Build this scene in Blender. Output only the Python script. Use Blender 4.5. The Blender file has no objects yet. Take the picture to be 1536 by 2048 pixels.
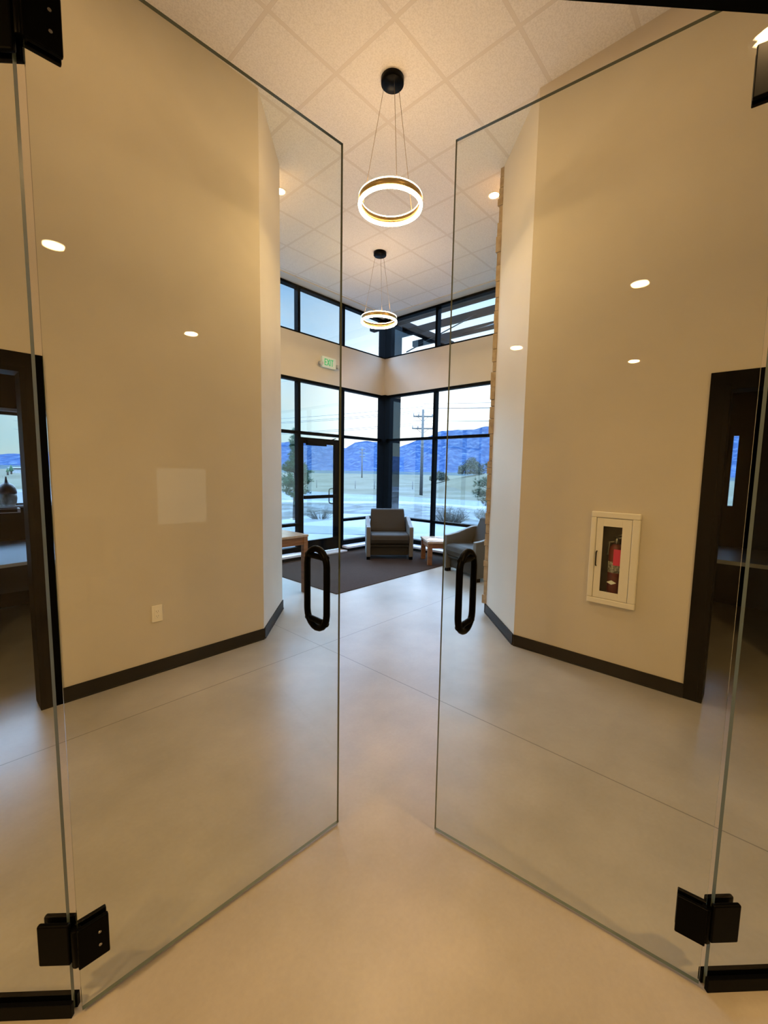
import bpy, bmesh, math, random
from mathutils import Vector, Matrix, noise
random.seed(7)
SC = bpy.context.scene
COL = SC.collection
PI = math.pi

# ------------------------------------------------------------------ materials
def nt(name):
    m = bpy.data.materials.new(name); m.use_nodes = True
    n = m.node_tree; n.nodes.clear()
    o = n.nodes.new('ShaderNodeOutputMaterial')
    return m, n, o
def mat(name, col, rough=.6, metal=0., spec=.5, var=0., scale=8., bump=0., bscale=60., col2=None, emit=None, es=0., stretch=None, detail=4., coat=0., sheen=0.):
    m, n, o = nt(name)
    p = n.nodes.new('ShaderNodeBsdfPrincipled'); n.links.new(p.outputs[0], o.inputs[0])
    p.inputs['Base Color'].default_value = (*col, 1); p.inputs['Roughness'].default_value = rough
    p.inputs['Metallic'].default_value = metal; p.inputs['Specular IOR Level'].default_value = spec
    if coat: p.inputs['Coat Weight'].default_value = coat
    if sheen: p.inputs['Sheen Weight'].default_value = sheen
    if emit:
        p.inputs['Emission Color'].default_value = (*emit, 1); p.inputs['Emission Strength'].default_value = es
    if var or col2 or bump:
        tc = n.nodes.new('ShaderNodeTexCoord'); mp = n.nodes.new('ShaderNodeMapping')
        n.links.new(tc.outputs['Object'], mp.inputs[0])
        if stretch: mp.inputs['Scale'].default_value = stretch
    if var or col2:
        t = n.nodes.new('ShaderNodeTexNoise'); t.inputs['Scale'].default_value = scale; t.inputs['Detail'].default_value = detail
        n.links.new(mp.outputs[0], t.inputs['Vector'])
        r = n.nodes.new('ShaderNodeValToRGB'); n.links.new(t.outputs[0], r.inputs[0])
        c2 = col2 or tuple(min(1, c*(1+var)) for c in col); c1 = col if col2 else tuple(c*(1-var) for c in col)
        r.color_ramp.elements[0].position = .36; r.color_ramp.elements[1].position = .64
        r.color_ramp.elements[0].color = (*c1, 1); r.color_ramp.elements[1].color = (*c2, 1)
        n.links.new(r.outputs[0], p.inputs['Base Color'])
    if bump:
        t2 = n.nodes.new('ShaderNodeTexNoise'); t2.inputs['Scale'].default_value = bscale
        n.links.new(mp.outputs[0], t2.inputs['Vector'])
        b = n.nodes.new('ShaderNodeBump'); b.inputs['Strength'].default_value = bump; b.inputs['Distance'].default_value = .01
        n.links.new(t2.outputs[0], b.inputs['Height']); n.links.new(b.outputs[0], p.inputs['Normal'])
    return m
def mathn(n, op, a, b=None, c=None):
    q = n.nodes.new('ShaderNodeMath'); q.operation = op
    for i, v in enumerate((a, b, c)):
        if v is None: continue
        if isinstance(v, (int, float)): q.inputs[i].default_value = v
        else: n.links.new(v, q.inputs[i])
    return q.outputs[0]
def glass(name, tint, gain=1.0):
    # thin architectural glass: transparent with a Fresnel mirror layer on each face
    m, n, o = nt(name)
    g = n.nodes.new('ShaderNodeNewGeometry'); fr = n.nodes.new('ShaderNodeFresnel')
    ior = mathn(n, 'ADD', mathn(n, 'MULTIPLY', g.outputs['Backfacing'], 1/1.5-1.5), 1.5)
    n.links.new(ior, fr.inputs['IOR'])
    f = mathn(n, 'MINIMUM', mathn(n, 'MULTIPLY', fr.outputs[0], gain), 1.0)
    t = n.nodes.new('ShaderNodeBsdfTransparent'); t.inputs[0].default_value = (*tint, 1)
    gl = n.nodes.new('ShaderNodeBsdfGlossy'); gl.inputs['Roughness'].default_value = .0
    mx = n.nodes.new('ShaderNodeMixShader')
    n.links.new(f, mx.inputs[0]); n.links.new(t.outputs[0], mx.inputs[1]); n.links.new(gl.outputs[0], mx.inputs[2])
    n.links.new(mx.outputs[0], o.inputs[0])
    return m
def emis(name, col, s):
    m, n, o = nt(name); e = n.nodes.new('ShaderNodeEmission')
    e.inputs[0].default_value = (*col, 1); e.inputs[1].default_value = s
    n.links.new(e.outputs[0], o.inputs[0]); return m

M = {}
M['paint'] = mat('greige_paint', (.57, .52, .44), .62, spec=.3, var=.02, scale=3, bump=.06, bscale=220)
M['paint_shade'] = mat('room_shade_paint', (.007, .007, .007), .9, spec=.03)  # darkness of the unlit side rooms is put into their wall colour
M['board'] = mat('black_rubber_base', (.010, .009, .008), .5, spec=.1)
M['frame'] = mat('black_anodised_metal', (.002, .0025, .003), .5, spec=.03)
M['hollow'] = mat('black_enamel_steel', (.002, .002, .002), .5, spec=.02)
M['black'] = mat('matte_black_metal', (.001, .001, .001), .35, spec=.05)
M['sill'] = mat('pale_sill_stone', (.62, .62, .63), .5, var=.05, scale=20)
M['rug'] = mat('brown_walk_off_carpet', (.040, .023, .014), .95, spec=.1, var=.35, scale=160, bump=.6, bscale=400)
M['glass'] = glass('clear_glass', (.965, .98, .955), .38)
M['glass_out'] = glass('window_glass', (.95, .975, .975), 2.2)
M['edge'] = mat('polished_glass_edge', (.10, .125, .095), .15, spec=.8)
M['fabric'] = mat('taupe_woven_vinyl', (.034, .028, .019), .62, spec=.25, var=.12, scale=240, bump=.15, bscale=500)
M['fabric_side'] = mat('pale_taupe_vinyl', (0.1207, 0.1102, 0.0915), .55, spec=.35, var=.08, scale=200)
M['wood'] = mat('oak_wood', (.17, .068, .022), .42, spec=.45, col2=(.26, .115, .042), scale=6, stretch=(1, 1, 9))
M['woodtop'] = mat('oak_table_top', (.36, .26, .17), .16, spec=.9, col2=(.44, .33, .23), scale=5, stretch=(8, 1, 1))
M['white'] = mat('white_enamel', (.74, .70, .60), .42, spec=.4)
M['plastic'] = mat('white_plastic', (.80, .76, .66), .35)
M['gap'] = mat('dark_gap', (.05, .04, .03), .8)
M['paper'] = mat('white_paper', (.85, .85, .85), .6)
M['brass'] = mat('brushed_brass', (.34, .24, .10), .35, metal=1.)
M['green'] = mat('exit_sign_green', (.02, .35, .12), .5, emit=(.02, .7, .25), es=.22)
M['signface'] = mat('exit_sign_face', (.62, .66, .60), .5, emit=(.6, .8, .6), es=.05)
M['red'] = mat('red_enamel', (.13, .007, .005), .3, spec=.6)
M['pink'] = mat('pink_tag', (.7, .02, .10), .5)
M['label'] = mat('printed_label', (.62, .58, .50), .5, col2=(.10, .09, .08), scale=60)
M['steel'] = mat('steel', (.35, .34, .32), .3, metal=1.)
M['ring'] = emis('ring_diffuser', (1., .69, .33), 60)
M['ringtop'] = emis('ring_top_diffuser', (1., .62, .29), 24)
M['lens'] = emis('downlight_lens', (1., .80, .50), 30)
M['whiteboard'] = emis('board_added_glow', (1., .95, .7), .9)  # glow added to the office board to brighten its reflection
M['bulb'] = mat('lamp_head_lens', (.5, .5, .48), .2)
M['concrete_out'] = mat('pale_patio_concrete', (0.1260, 0.1362, 0.1464), .8, var=.08, scale=1.2, detail=8)
M['walk'] = mat('grey_walkway_concrete', (0.0756, 0.0882, 0.1086), .8, var=.08, scale=2)
M['snowgrass'] = mat('dry_grass_with_snow', (0.0440, 0.0440, 0.0374), .95, col2=(0.1100, 0.1166, 0.1232), scale=.9, detail=9, spec=.1)
M['asphalt'] = mat('worn_asphalt', (0.0804, 0.0906, 0.1086), .85, var=.12, scale=.5, detail=8, spec=.2)
M['kerb'] = mat('kerb_stone', (0.0350, 0.0385, 0.0420), .8, var=.3, scale=3)
M['field'] = mat('dry_field_grass', (0.0622, 0.0578, 0.0391), .95, col2=(0.0924, 0.0891, 0.0671), scale=.12, detail=10, spec=.05)
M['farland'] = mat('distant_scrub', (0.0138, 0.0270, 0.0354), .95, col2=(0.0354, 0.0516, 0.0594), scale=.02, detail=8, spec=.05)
M['bark'] = mat('bark', (0.036, 0.027, 0.021), .9, var=.3, scale=20)
M['needle'] = mat('pine_needles', (0.021, 0.059, 0.032), .7, col2=(0.049, 0.105, 0.052), scale=4, spec=.25)
M['needle2'] = mat('dark_pine_needles', (0.025, 0.059, 0.035), .7, col2=(0.056, 0.105, 0.049), scale=5, spec=.25)
M['twig'] = mat('grey_twigs', (0.0400, 0.0400, 0.0344), .9)
M['shrub'] = mat('grey_green_scrub', (0.0240, 0.0360, 0.0288), .9, col2=(0.0480, 0.0576, 0.0432), scale=6)
M['pole'] = mat('weathered_pole_wood', (0.0672, 0.0630, 0.0588), .9, var=.2, scale=9)
M['wire'] = mat('power_wire', (.10, .11, .12), .6)
M['stone'] = mat('tan_ledge_stone', (.30, .22, .14), .8, col2=(.42, .33, .22), scale=14, bump=.5, bscale=40)
M['vase_top'] = mat('dark_plum_glaze', (.045, .03, .035), .5, var=.3, scale=30)
M['vase'] = mat('mottled_pale_glaze', (.09, .085, .07), .5, col2=(.42, .42, .38), scale=16, stretch=(1, 1, .6))
M['desk'] = mat('grey_laminate', (.30, .33, .36), .25, spec=.7)
M['chair_mesh'] = mat('black_chair_plastic', (.02, .02, .02), .5)
M['blind'] = mat('white_blind', (.5, .5, .5), .6)
M['carpark'] = mat('striped_metal_roof', (.25, .30, .36), .5)
M['far_build'] = mat('far_white_building', (0.2450, 0.2520, 0.2625), .7)

def floor_mat():
    m, n, o = nt('polished_concrete'); L = n.links.new
    p = n.nodes.new('ShaderNodeBsdfPrincipled'); L(p.outputs[0], o.inputs[0])
    tc = n.nodes.new('ShaderNodeTexCoord'); sp = n.nodes.new('ShaderNodeSeparateXYZ'); L(tc.outputs['Object'], sp.inputs[0])
    a = n.nodes.new('ShaderNodeTexNoise'); a.inputs['Scale'].default_value = 1.1; a.inputs['Detail'].default_value = 8; a.inputs['Roughness'].default_value = .6
    L(tc.outputs['Object'], a.inputs['Vector'])
    r = n.nodes.new('ShaderNodeValToRGB'); L(a.outputs[0], r.inputs[0])
    r.color_ramp.elements[0].position = .28; r.color_ramp.elements[0].color = (.25, .228, .185, 1)
    r.color_ramp.elements[1].position = .72; r.color_ramp.elements[1].color = (.40, .368, .31, 1)
    b = n.nodes.new('ShaderNodeTexNoise'); b.inputs['Scale'].default_value = 60; L(tc.outputs['Object'], b.inputs['Vector'])
    # saw-cut control joints
    j1 = mathn(n, 'LESS_THAN', mathn(n, 'ABSOLUTE', mathn(n, 'SUBTRACT', sp.outputs[1], 2.825)), .0035)
    j2 = mathn(n, 'LESS_THAN', mathn(n, 'ABSOLUTE', mathn(n, 'SUBTRACT', sp.outputs[0], 2.285)), .0035)
    j = mathn(n, 'MAXIMUM', j1, j2)
    mx = n.nodes.new('ShaderNodeMix'); mx.data_type = 'RGBA'; L(mathn(n, 'MULTIPLY', j, .75), mx.inputs[0])
    L(r.outputs[0], mx.inputs[6]); mx.inputs[7].default_value = (.10, .09, .08, 1)
    m2 = n.nodes.new('ShaderNodeMix'); m2.data_type = 'RGBA'; m2.blend_type = 'MULTIPLY'; m2.inputs[0].default_value = .12
    L(mx.outputs[2], m2.inputs[6]); L(b.outputs[0], m2.inputs[7])
    L(m2.outputs[2], p.inputs['Base Color'])
    L(mathn(n, 'ADD', mathn(n, 'MULTIPLY', a.outputs[0], .10), .27), p.inputs['Roughness'])
    p.inputs['Coat Weight'].default_value = .12; p.inputs['Coat Roughness'].default_value = .3
    p.inputs['Specular IOR Level'].default_value = .45
    bp = n.nodes.new('ShaderNodeBump'); bp.inputs['Strength'].default_value = .04; L(b.outputs[0], bp.inputs['Height']); L(bp.outputs[0], p.inputs['Normal'])
    return m
def tile_mat():
    m, n, o = nt('lay_in_ceiling_tile'); L = n.links.new
    p = n.nodes.new('ShaderNodeBsdfPrincipled'); L(p.outputs[0], o.inputs[0]); p.inputs['Roughness'].default_value = .9
    p.inputs['Specular IOR Level'].default_value = .1
    tc = n.nodes.new('ShaderNodeTexCoord'); sp = n.nodes.new('ShaderNodeSeparateXYZ'); L(tc.outputs['Object'], sp.inputs[0])
    def line(out, off, w):
        f = mathn(n, 'FRACT', mathn(n, 'ADD', mathn(n, 'DIVIDE', mathn(n, 'SUBTRACT', out, off), .609), 100.5))
        return mathn(n, 'LESS_THAN', mathn(n, 'ABSOLUTE', mathn(n, 'SUBTRACT', f, .5)), w/.609/2)
    g = mathn(n, 'MAXIMUM', line(sp.outputs[0], 1.747, .024), line(sp.outputs[1], 2.128, .024))
    e = mathn(n, 'MAXIMUM', line(sp.outputs[0], 1.747, .030), line(sp.outputs[1], 2.128, .030))
    t = n.nodes.new('ShaderNodeTexNoise'); t.inputs['Scale'].default_value = 90; t.inputs['Detail'].default_value = 5; L(tc.outputs['Object'], t.inputs['Vector'])
    r = n.nodes.new('ShaderNodeValToRGB'); L(t.outputs[0], r.inputs[0])
    r.color_ramp.elements[0].position = .35; r.color_ramp.elements[0].color = (.66, .64, .61, 1)
    r.color_ramp.elements[1].position = .6; r.color_ramp.elements[1].color = (.76, .74, .71, 1)
    m1 = n.nodes.new('ShaderNodeMix'); m1.data_type = 'RGBA'; L(e, m1.inputs[0]); L(r.outputs[0], m1.inputs[6]); m1.inputs[7].default_value = (.60, .57, .53, 1)
    m2 = n.nodes.new('ShaderNodeMix'); m2.data_type = 'RGBA'; L(g, m2.inputs[0]); L(m1.outputs[2], m2.inputs[6]); m2.inputs[7].default_value = (.65, .615, .57, 1)
    L(m2.outputs[2], p.inputs['Base Color'])
    b = n.nodes.new('ShaderNodeBump'); b.inputs['Strength'].default_value = .5; b.inputs['Distance'].default_value = .01
    L(mathn(n, 'SUBTRACT', 1., e), b.inputs['Height']); L(b.outputs[0], p.inputs['Normal'])
    return m
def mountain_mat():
    m, n, o = nt('haze_tinted_mountain_slope'); L = n.links.new
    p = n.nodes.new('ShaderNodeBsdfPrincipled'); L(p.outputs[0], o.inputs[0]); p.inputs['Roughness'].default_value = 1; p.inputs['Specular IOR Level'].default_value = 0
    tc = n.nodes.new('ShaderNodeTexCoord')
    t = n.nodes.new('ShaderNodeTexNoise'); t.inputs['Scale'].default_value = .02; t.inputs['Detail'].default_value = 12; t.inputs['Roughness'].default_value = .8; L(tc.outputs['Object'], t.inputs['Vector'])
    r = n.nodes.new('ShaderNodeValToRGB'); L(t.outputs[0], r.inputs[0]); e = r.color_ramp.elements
    e[0].position = .44; e[0].color = (.016, .032, .078, 1); e[1].position = .53; e[1].color = (.030, .052, .105, 1)  # blue of distance haze is mixed into the slope colours
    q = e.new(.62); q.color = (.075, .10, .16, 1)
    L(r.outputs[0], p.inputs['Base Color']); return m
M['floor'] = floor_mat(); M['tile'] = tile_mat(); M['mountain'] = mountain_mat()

# ------------------------------------------------------------------ mesh helpers
class MB:
    def __init__(s): s.bm = bmesh.new(); s.mi = 0
    def _add(s, vs, fs, T=None):
        V = [s.bm.verts.new(T @ Vector(v) if T else v) for v in vs]
        for f in fs:
            try:
                F = s.bm.faces.new([V[i] for i in f]); F.material_index = s.mi
            except ValueError: pass
        return s
    def box(s, x0, x1, y0, y1, z0, z1, T=None):
        x0, x1 = sorted((x0, x1)); y0, y1 = sorted((y0, y1)); z0, z1 = sorted((z0, z1))
        return s._add([(x0,y0,z0),(x1,y0,z0),(x1,y1,z0),(x0,y1,z0),(x0,y0,z1),(x1,y0,z1),(x1,y1,z1),(x0,y1,z1)],
            [(0,3,2,1),(4,5,6,7),(0,1,5,4),(1,2,6,5),(2,3,7,6),(3,0,4,7)], T)
    def prism(s, poly, z0, z1, T=None):
        a = sum(poly[i][0]*poly[(i+1)%len(poly)][1]-poly[(i+1)%len(poly)][0]*poly[i][1] for i in range(len(poly)))
        if a < 0: poly = poly[::-1]
        k = len(poly)
        vs = [(x,y,z0) for x,y in poly]+[(x,y,z1) for x,y in poly]
        return s._add(vs, [tuple(range(k-1,-1,-1)), tuple(range(k,2*k))]+[(i,(i+1)%k,k+(i+1)%k,k+i) for i in range(k)], T)
    def wall(s, p, q, th, z0, z1, side=1):
        # vertical slab whose visible face runs p->q and whose thickness goes to the left (side=1) or right
        d = Vector((q[0]-p[0], q[1]-p[1])).normalized(); n = Vector((-d.y, d.x))*side*th
        return s.prism([p, q, (q[0]+n.x, q[1]+n.y), (p[0]+n.x, p[1]+n.y)], z0, z1)
    def lathe(s, prof, seg=32, T=None, close=False):
        T = T or Matrix()
        rings = [[s.bm.verts.new(T @ Vector((r*math.cos(2*PI*k/seg), r*math.sin(2*PI*k/seg), z))) for k in range(seg)] for r, z in prof]
        prs = list(zip(rings, rings[1:])) + ([(rings[-1], rings[0])] if close else [])
        for a, b in prs:
            for k in range(seg):
                F = s.bm.faces.new((a[k], a[(k+1)%seg], b[(k+1)%seg], b[k])); F.material_index = s.mi; F.smooth = True
        if not close:
            for R, f in ((rings[0], True), (rings[-1], False)):
                if True:
                    try:
                        F = s.bm.faces.new(R[::-1] if f else R); F.material_index = s.mi
                    except ValueError: pass
        return s
    def tube(s, pts, r, seg=10, closed=False, rr=None):
        pts = [Vector(p) for p in pts]; n = len(pts); rings = []
        up = None
        for i, p in enumerate(pts):
            a = pts[(i-1) % n] if (closed or i) else p; b = pts[(i+1) % n] if (closed or i < n-1) else p
            t = (b-a).normalized()
            if up is None:
                up = Vector((0,0,1)) if abs(t.z) < .9 else Vector((1,0,0))
            u = (up - t*up.dot(t)).normalized(); v = t.cross(u); up = u
            R = rr[i] if rr else r
            rings.append([s.bm.verts.new(p+u*R*math.cos(2*PI*k/seg)+v*R*math.sin(2*PI*k/seg)) for k in range(seg)])
        for i in range(n if closed else n-1):
            a, b = rings[i], rings[(i+1) % n]
            for k in range(seg):
                F = s.bm.faces.new((a[k], a[(k+1)%seg], b[(k+1)%seg], b[k])); F.material_index = s.mi; F.smooth = True
        if not closed:
            for R in (rings[0][::-1], rings[-1]):
                F = s.bm.faces.new(R); F.material_index = s.mi
        return s
    def build(s, name, m, parent=None, bevel=0, seg=2, smooth=False):
        me = bpy.data.meshes.new(name)
        bmesh.ops.recalc_face_normals(s.bm, faces=s.bm.faces)
        s.bm.to_mesh(me); s.bm.free()
        for q in (m if isinstance(m, (list, tuple)) else [m]): me.materials.append(M[q])
        o = bpy.data.objects.new(name, me); COL.objects.link(o)
        if parent is not None: o.parent = parent
        if bevel:
            b = o.modifiers.new('bevel', 'BEVEL'); b.width = bevel; b.segments = seg; b.limit_method = 'ANGLE'
            b.harden_normals = False
        if smooth:
            for f in me.polygons: f.use_smooth = True
        return o
def thing(name, label, cat, loc=(0,0,0), rz=0, group=None, kind=None):
    o = bpy.data.objects.new(name, None); COL.objects.link(o); o.location = loc; o.rotation_euler = (0,0,rz)
    return tag(o, label, cat, group, kind)
def tag(o, label, cat, group=None, kind=None):
    o['label'] = label; o['category'] = cat
    if group: o['group'] = group
    if kind: o['kind'] = kind
    return o
def struct(o, label, cat): return tag(o, label, cat, kind='structure')
def copy_tree(o, parent=None):
    c = o.copy(); COL.objects.link(c)
    if parent is not None: c.parent = parent
    for ch in list(o.children): copy_tree(ch, c)
    return c
def tilt(o, ax, ay, az):
    o.rotation_euler = (ax, ay, az); return o

# ------------------------------------------------------------------ key dimensions (metres; x and y run along the room's two window walls)
ZC = 4.63; ZO = 2.79            # hall ceiling, office ceiling
YL = 3.31; XR = 3.52            # hall side walls
LC = (2.017, YL); LR = (2.62, 3.913)      # left return wall
RC = (XR, 1.60); RR = (4.135, 2.215)      # right return wall
YW = 6.04; XW = 6.56            # window walls
PS = 1.548                      # glass partition line x + y = PS
TH = .15

# floor slab
m = MB(); m.box(-4.15, XW+.15, -5.15, YW+.15, -.12, 0)
struct(m.build('floor', 'floor'), 'polished concrete floor with thin saw-cut joints', 'floor')

# ceilings
m = MB(); m.prism([(PS-YW+.06-.0, YW), (XW, YW), (XW, -5), (PS+5+.06, -5)], ZC, ZC+.12)
struct(m.build('ceiling', 'tile'), 'high lay-in tile ceiling with a square grid above the hall', 'ceiling')
m = MB()
m.prism([(2.62, 5.835), (6.355, 5.835), (6.56, 6.04), (2.62, 6.04)], ZC-.015, ZC)
m.prism([(6.355, 2.27), (6.56, 2.27), (6.56, 6.04), (6.355, 5.835)], ZC-.015, ZC)
struct(m.build('trim_1', 'paint'), 'plain painted ceiling border along the two window walls', 'trim')
m = MB(); m.prism([(-4.15, -5.15), (PS+5.15+.13, -5.15), (PS-YL-.15+.13, YL+.15), (-4.15, YL+.15)], ZO+.001, ZO+.12)
struct(m.build('ceiling_office', 'paint'), 'low painted ceiling of the office on the near side', 'ceiling')
# header bulkhead above the glass partition
d2 = .095
m = MB(); q = d2*math.sqrt(.5)
m.prism([(PS-YL, YL), (XR, PS-XR), (XR+0*q, PS-XR+2*q), (PS-YL+2*q, YL)], ZO, ZC)
struct(m.build('wall_header', 'paint'), 'painted wall above the glass partition, top of frame', 'wall')
m = MB(); s2 = .02*math.sqrt(2)
m.prism([(PS-YL-s2, YL-.001), (XR-.001, PS-XR-s2), (XR-.001, PS-XR+2*q+.004), (PS-YL+2*q+.004, YL-.001)], ZO-.012, ZO)
struct(m.build('trim_2', 'frame'), 'dark head channel holding the glass partition', 'trim')

# hall walls -------------------------------------------------------
FO = (-.505, .44)       # left door opening in x
m = MB()
m.box(FO[1], LC[0]+.0, YL, YL+TH, 0, ZC); m.box(-4, FO[0], YL, YL+TH, 0, ZC); m.box(FO[0], FO[1], YL, YL+TH, 2.13, ZC)
struct(m.build('wall_left', 'paint'), 'tan painted hall wall on the left with an outlet', 'wall')
m = MB(); m.wall(LC, LR, .13, 0, ZC, 1)
struct(m.build('wall_left_return', 'paint'), 'angled pale wall end on the left, lit by daylight', 'wall')
m = MB(); m.box(LR[0]-.13, LR[0], LR[1], YW, 0, ZC)
struct(m.build('wall_lobby_left', 'paint'), 'lobby side wall behind the left wall end', 'wall')
# right wall with recess for the extinguisher cabinet
RO = (-.70, .255)
C0, C1, D0, D1 = .722, .965, .60, 1.21
m = MB()
m.box(XR, XR+TH, RO[1], C0, 0, ZC); m.box(XR, XR+TH, C1, RC[1], 0, ZC)
m.box(XR, XR+TH, C0, C1, 0, D0); m.box(XR, XR+TH, C0, C1, D1, ZC)
m.box(XR, XR+TH, -5, RO[0], 0, ZC); m.box(XR, XR+TH, RO[0], RO[1], 2.15, ZC)
struct(m.build('wall_right', 'paint'), 'tan painted hall wall on the right with the extinguisher cabinet', 'wall')
m = MB(); m.wall(RC, RR, .10, 0, ZC, -1)
struct(m.build('wall_right_return', 'paint'), 'angled pale wall end on the right, lit by daylight', 'wall')
# stone clad wall: ledge stones of varied projection
m = MB(); z = .1
m.box(4.137, XW, 2.15, 2.215, 0, ZC)
rnd = random.Random(3)
while z < ZC-.001:
    h = min(rnd.choice((.07, .10, .13, .16)), ZC-z); x = 4.139-rnd.random()*.012
    while x < XW:
        w = rnd.uniform(.2, .5); p_ = rnd.uniform(.035, .06)
        m.box(x, min(x+w-.004, XW), 2.215, 2.215+p_, z+.002, z+h-.002); x += w
    z += h
struct(m.build('wall_stone', 'stone', bevel=.003), 'tan stone-clad wall seen edge on beside the right wall end', 'wall')
m = MB(); m.box(4.139, 6.55, 2.216, 2.24, 0, .1)
struct(m.build('baseboard_stone', 'board'), 'dark base at the foot of the stone-clad wall', 'baseboard')
# baseboards
def baseboard(name, p, q, side, label):
    m = MB(); m.wall(p, q, .011, 0, .102, side); m.wall(p, q, .016, 0, .012, side)
    struct(m.build(name, 'board', bevel=.002), label, 'baseboard')
baseboard('baseboard_left', (.527, YL-.0005), (LC[0]-.003, YL-.0005), -1, 'black rubber base along the left hall wall')
baseboard('baseboard_left_return', (LC[0]+.004, YL-.001+.004), (LR[0]+.0, LR[1]-.001), -1, 'black base on the left angled wall end')
baseboard('baseboard_right', (XR-.0005, .335), (XR-.0005, RC[1]-.003), 1, 'black rubber base along the right hall wall')
baseboard('baseboard_right_return', (RC[0]-.001+.003, RC[1]+.003), (RR[0]-.001, RR[1]), 1, 'black base on the right angled wall end')

# door frames (black hollow metal) --------------------------------
m = MB(); f0 = YL-.012
m.box(FO[1]-.002, .526, f0, YL-.0005, 0, 2.213); m.box(FO[0]-.086, FO[0]+.002, f0, YL-.0005, 0, 2.213); m.box(FO[0], FO[1], f0, YL-.0005, 2.126, 2.213)
m.box(FO[1]-.03, FO[1]-.001, f0, YL+TH+.012, 0, 2.126); m.box(FO[0]+.001, FO[0]+.03, f0, YL+TH+.012, 0, 2.126); m.box(FO[0]+.03, FO[1]-.03, f0, YL+TH+.012, 2.10, 2.127)
struct(m.build('door_1', 'hollow', bevel=.002), 'black steel door frame in the left hall wall', 'door frame')
m = MB(); g0 = XR-.012
m.box(g0, XR-.0005, RO[1]-.002, .334, 0, 2.226); m.box(g0, XR-.0005, RO[0]-.086, RO[0]+.002, 0, 2.226); m.box(g0, XR-.0005, RO[0], RO[1], 2.14, 2.226)
m.box(g0, XR+TH+.012, RO[1]-.03, RO[1]-.001, 0, 2.14); m.box(g0, XR+TH+.012, RO[0]+.001, RO[0]+.03, 0, 2.14); m.box(g0, XR+TH+.012, RO[0]+.03, RO[1]-.03, 2.11, 2.149)
struct(m.build('door_2', 'hollow', bevel=.002), 'black steel door frame in the right hall wall', 'door frame')

# dark side rooms --------------------------------------------------
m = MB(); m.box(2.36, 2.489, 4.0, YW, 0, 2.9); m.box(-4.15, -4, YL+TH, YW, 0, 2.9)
struct(m.build('wall_left_room', 'paint_shade'), 'dark end walls of the unlit room on the left', 'wall')
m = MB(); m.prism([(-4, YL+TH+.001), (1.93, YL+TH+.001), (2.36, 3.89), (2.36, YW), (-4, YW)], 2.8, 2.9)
struct(m.build('ceiling_left_room', 'paint_shade'), 'dark ceiling of the unlit room on the left', 'ceiling')
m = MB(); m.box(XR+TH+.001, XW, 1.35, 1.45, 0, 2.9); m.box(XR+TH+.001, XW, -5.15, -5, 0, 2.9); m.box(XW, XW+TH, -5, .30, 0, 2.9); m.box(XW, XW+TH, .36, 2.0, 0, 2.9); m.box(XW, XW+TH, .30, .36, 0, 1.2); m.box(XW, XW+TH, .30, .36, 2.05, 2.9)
struct(m.build('wall_right_room', 'paint_shade'), 'dark walls of the unlit room on the right', 'wall')
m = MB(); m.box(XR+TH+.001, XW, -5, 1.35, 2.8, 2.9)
struct(m.build('ceiling_right_room', 'paint_shade'), 'dark ceiling of the unlit room on the right', 'ceiling')

# office behind the camera ----------------------------------------
m = MB(); m.box(-4.15, -4, -5.15, YL+.15, 0, ZO); m.box(-4, XR+.15, -5.15, -5, 0, ZO)
struct(m.build('wall_office', 'paint'), 'tan painted office walls behind the viewpoint', 'wall')

# window walls -----------------------------------------------------
DEP = .11
def prof(m, axis, a0, a1, b0, b1, z0, z1):
    # bar in a window wall: a = along the wall, b = depth from inner face
    if axis == 'x': m.box(a0, a1, YW+b0, YW+b1, z0, z1)
    else: m.box(XW+b0, XW+b1, a0, a1, z0, z1)
def window(name, axis, verts, rails, a0, a1, z0, z1, label, skip=()):
    w = struct(thing(name, '', ''), label, 'window')
    m = MB()
    for v in verts: prof(m, axis, v, v+.05, 0, DEP, z0, z1)
    for zz, (h0, h1) in rails:
        for h in [(max(a0, p), min(a1, q_)) for p, q_ in cells(verts, a0, a1)]:
            if h[1] > h[0] and not any(h[0] >= s0-.06 and h[1] <= s1+.06 and zz < zmax for s0, s1, zmax in skip):
                prof(m, axis, h[0], h[1], 0, DEP, h0, h1)
    m.build('window_frame', 'frame', w, bevel=.003)
    zs = sorted([(h0, h1) for _, (h0, h1) in rails])
    for p, q_ in cells(verts, a0, a1):
        if q_-p < .1: continue
        for (l0, l1), (u0, u1) in zip(zs, zs[1:]):
            if any(p >= s0-.06 and q_ <= s1+.06 and u0 < zmax+.02 for s0, s1, zmax in skip): continue
            m = MB(); prof(m, axis, p-.004, q_+.004, .055, .061, l1-.004, u0+.004); m.build('pane', 'glass_out', w)
    return w
def cells(verts, a0, a1):
    e = sorted(verts); out = []; c = a0
    for v in e:
        if v > c: out.append((c, v))
        c = v+.05
    if c < a1: out.append((c, a1))
    return out
XV = [2.37+.01, 3.38, 4.39, 5.40]; XP = 6.48
YV = [2.30, 3.52, 4.735]; YP = 5.95
window('window_1', 'x', XV[1:], [(4.6, (4.575, 4.63)), (3.8, (3.848, 3.875))], 2.62, XP, 3.848, 4.63, 'black-framed high windows left of the corner post')
window('window_2', 'y', YV[1:], [(4.6, (4.575, 4.63)), (3.8, (3.848, 3.875))], 2.27, YP, 3.848, 4.63, 'black-framed high windows right of the corner post, slats beyond')
RL = [(3.1, (3.06, 3.108)), (2.2, (2.17, 2.22)), (.6, (.565, .615)), (.1, (.10, .19))]
w2 = window('window_3', 'x', XV[1:], RL, 2.62, XP, .0, 3.108, 'tall black-framed lobby windows beside the entrance door', skip=[(4.44, 5.40, 2.1)])
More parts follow.
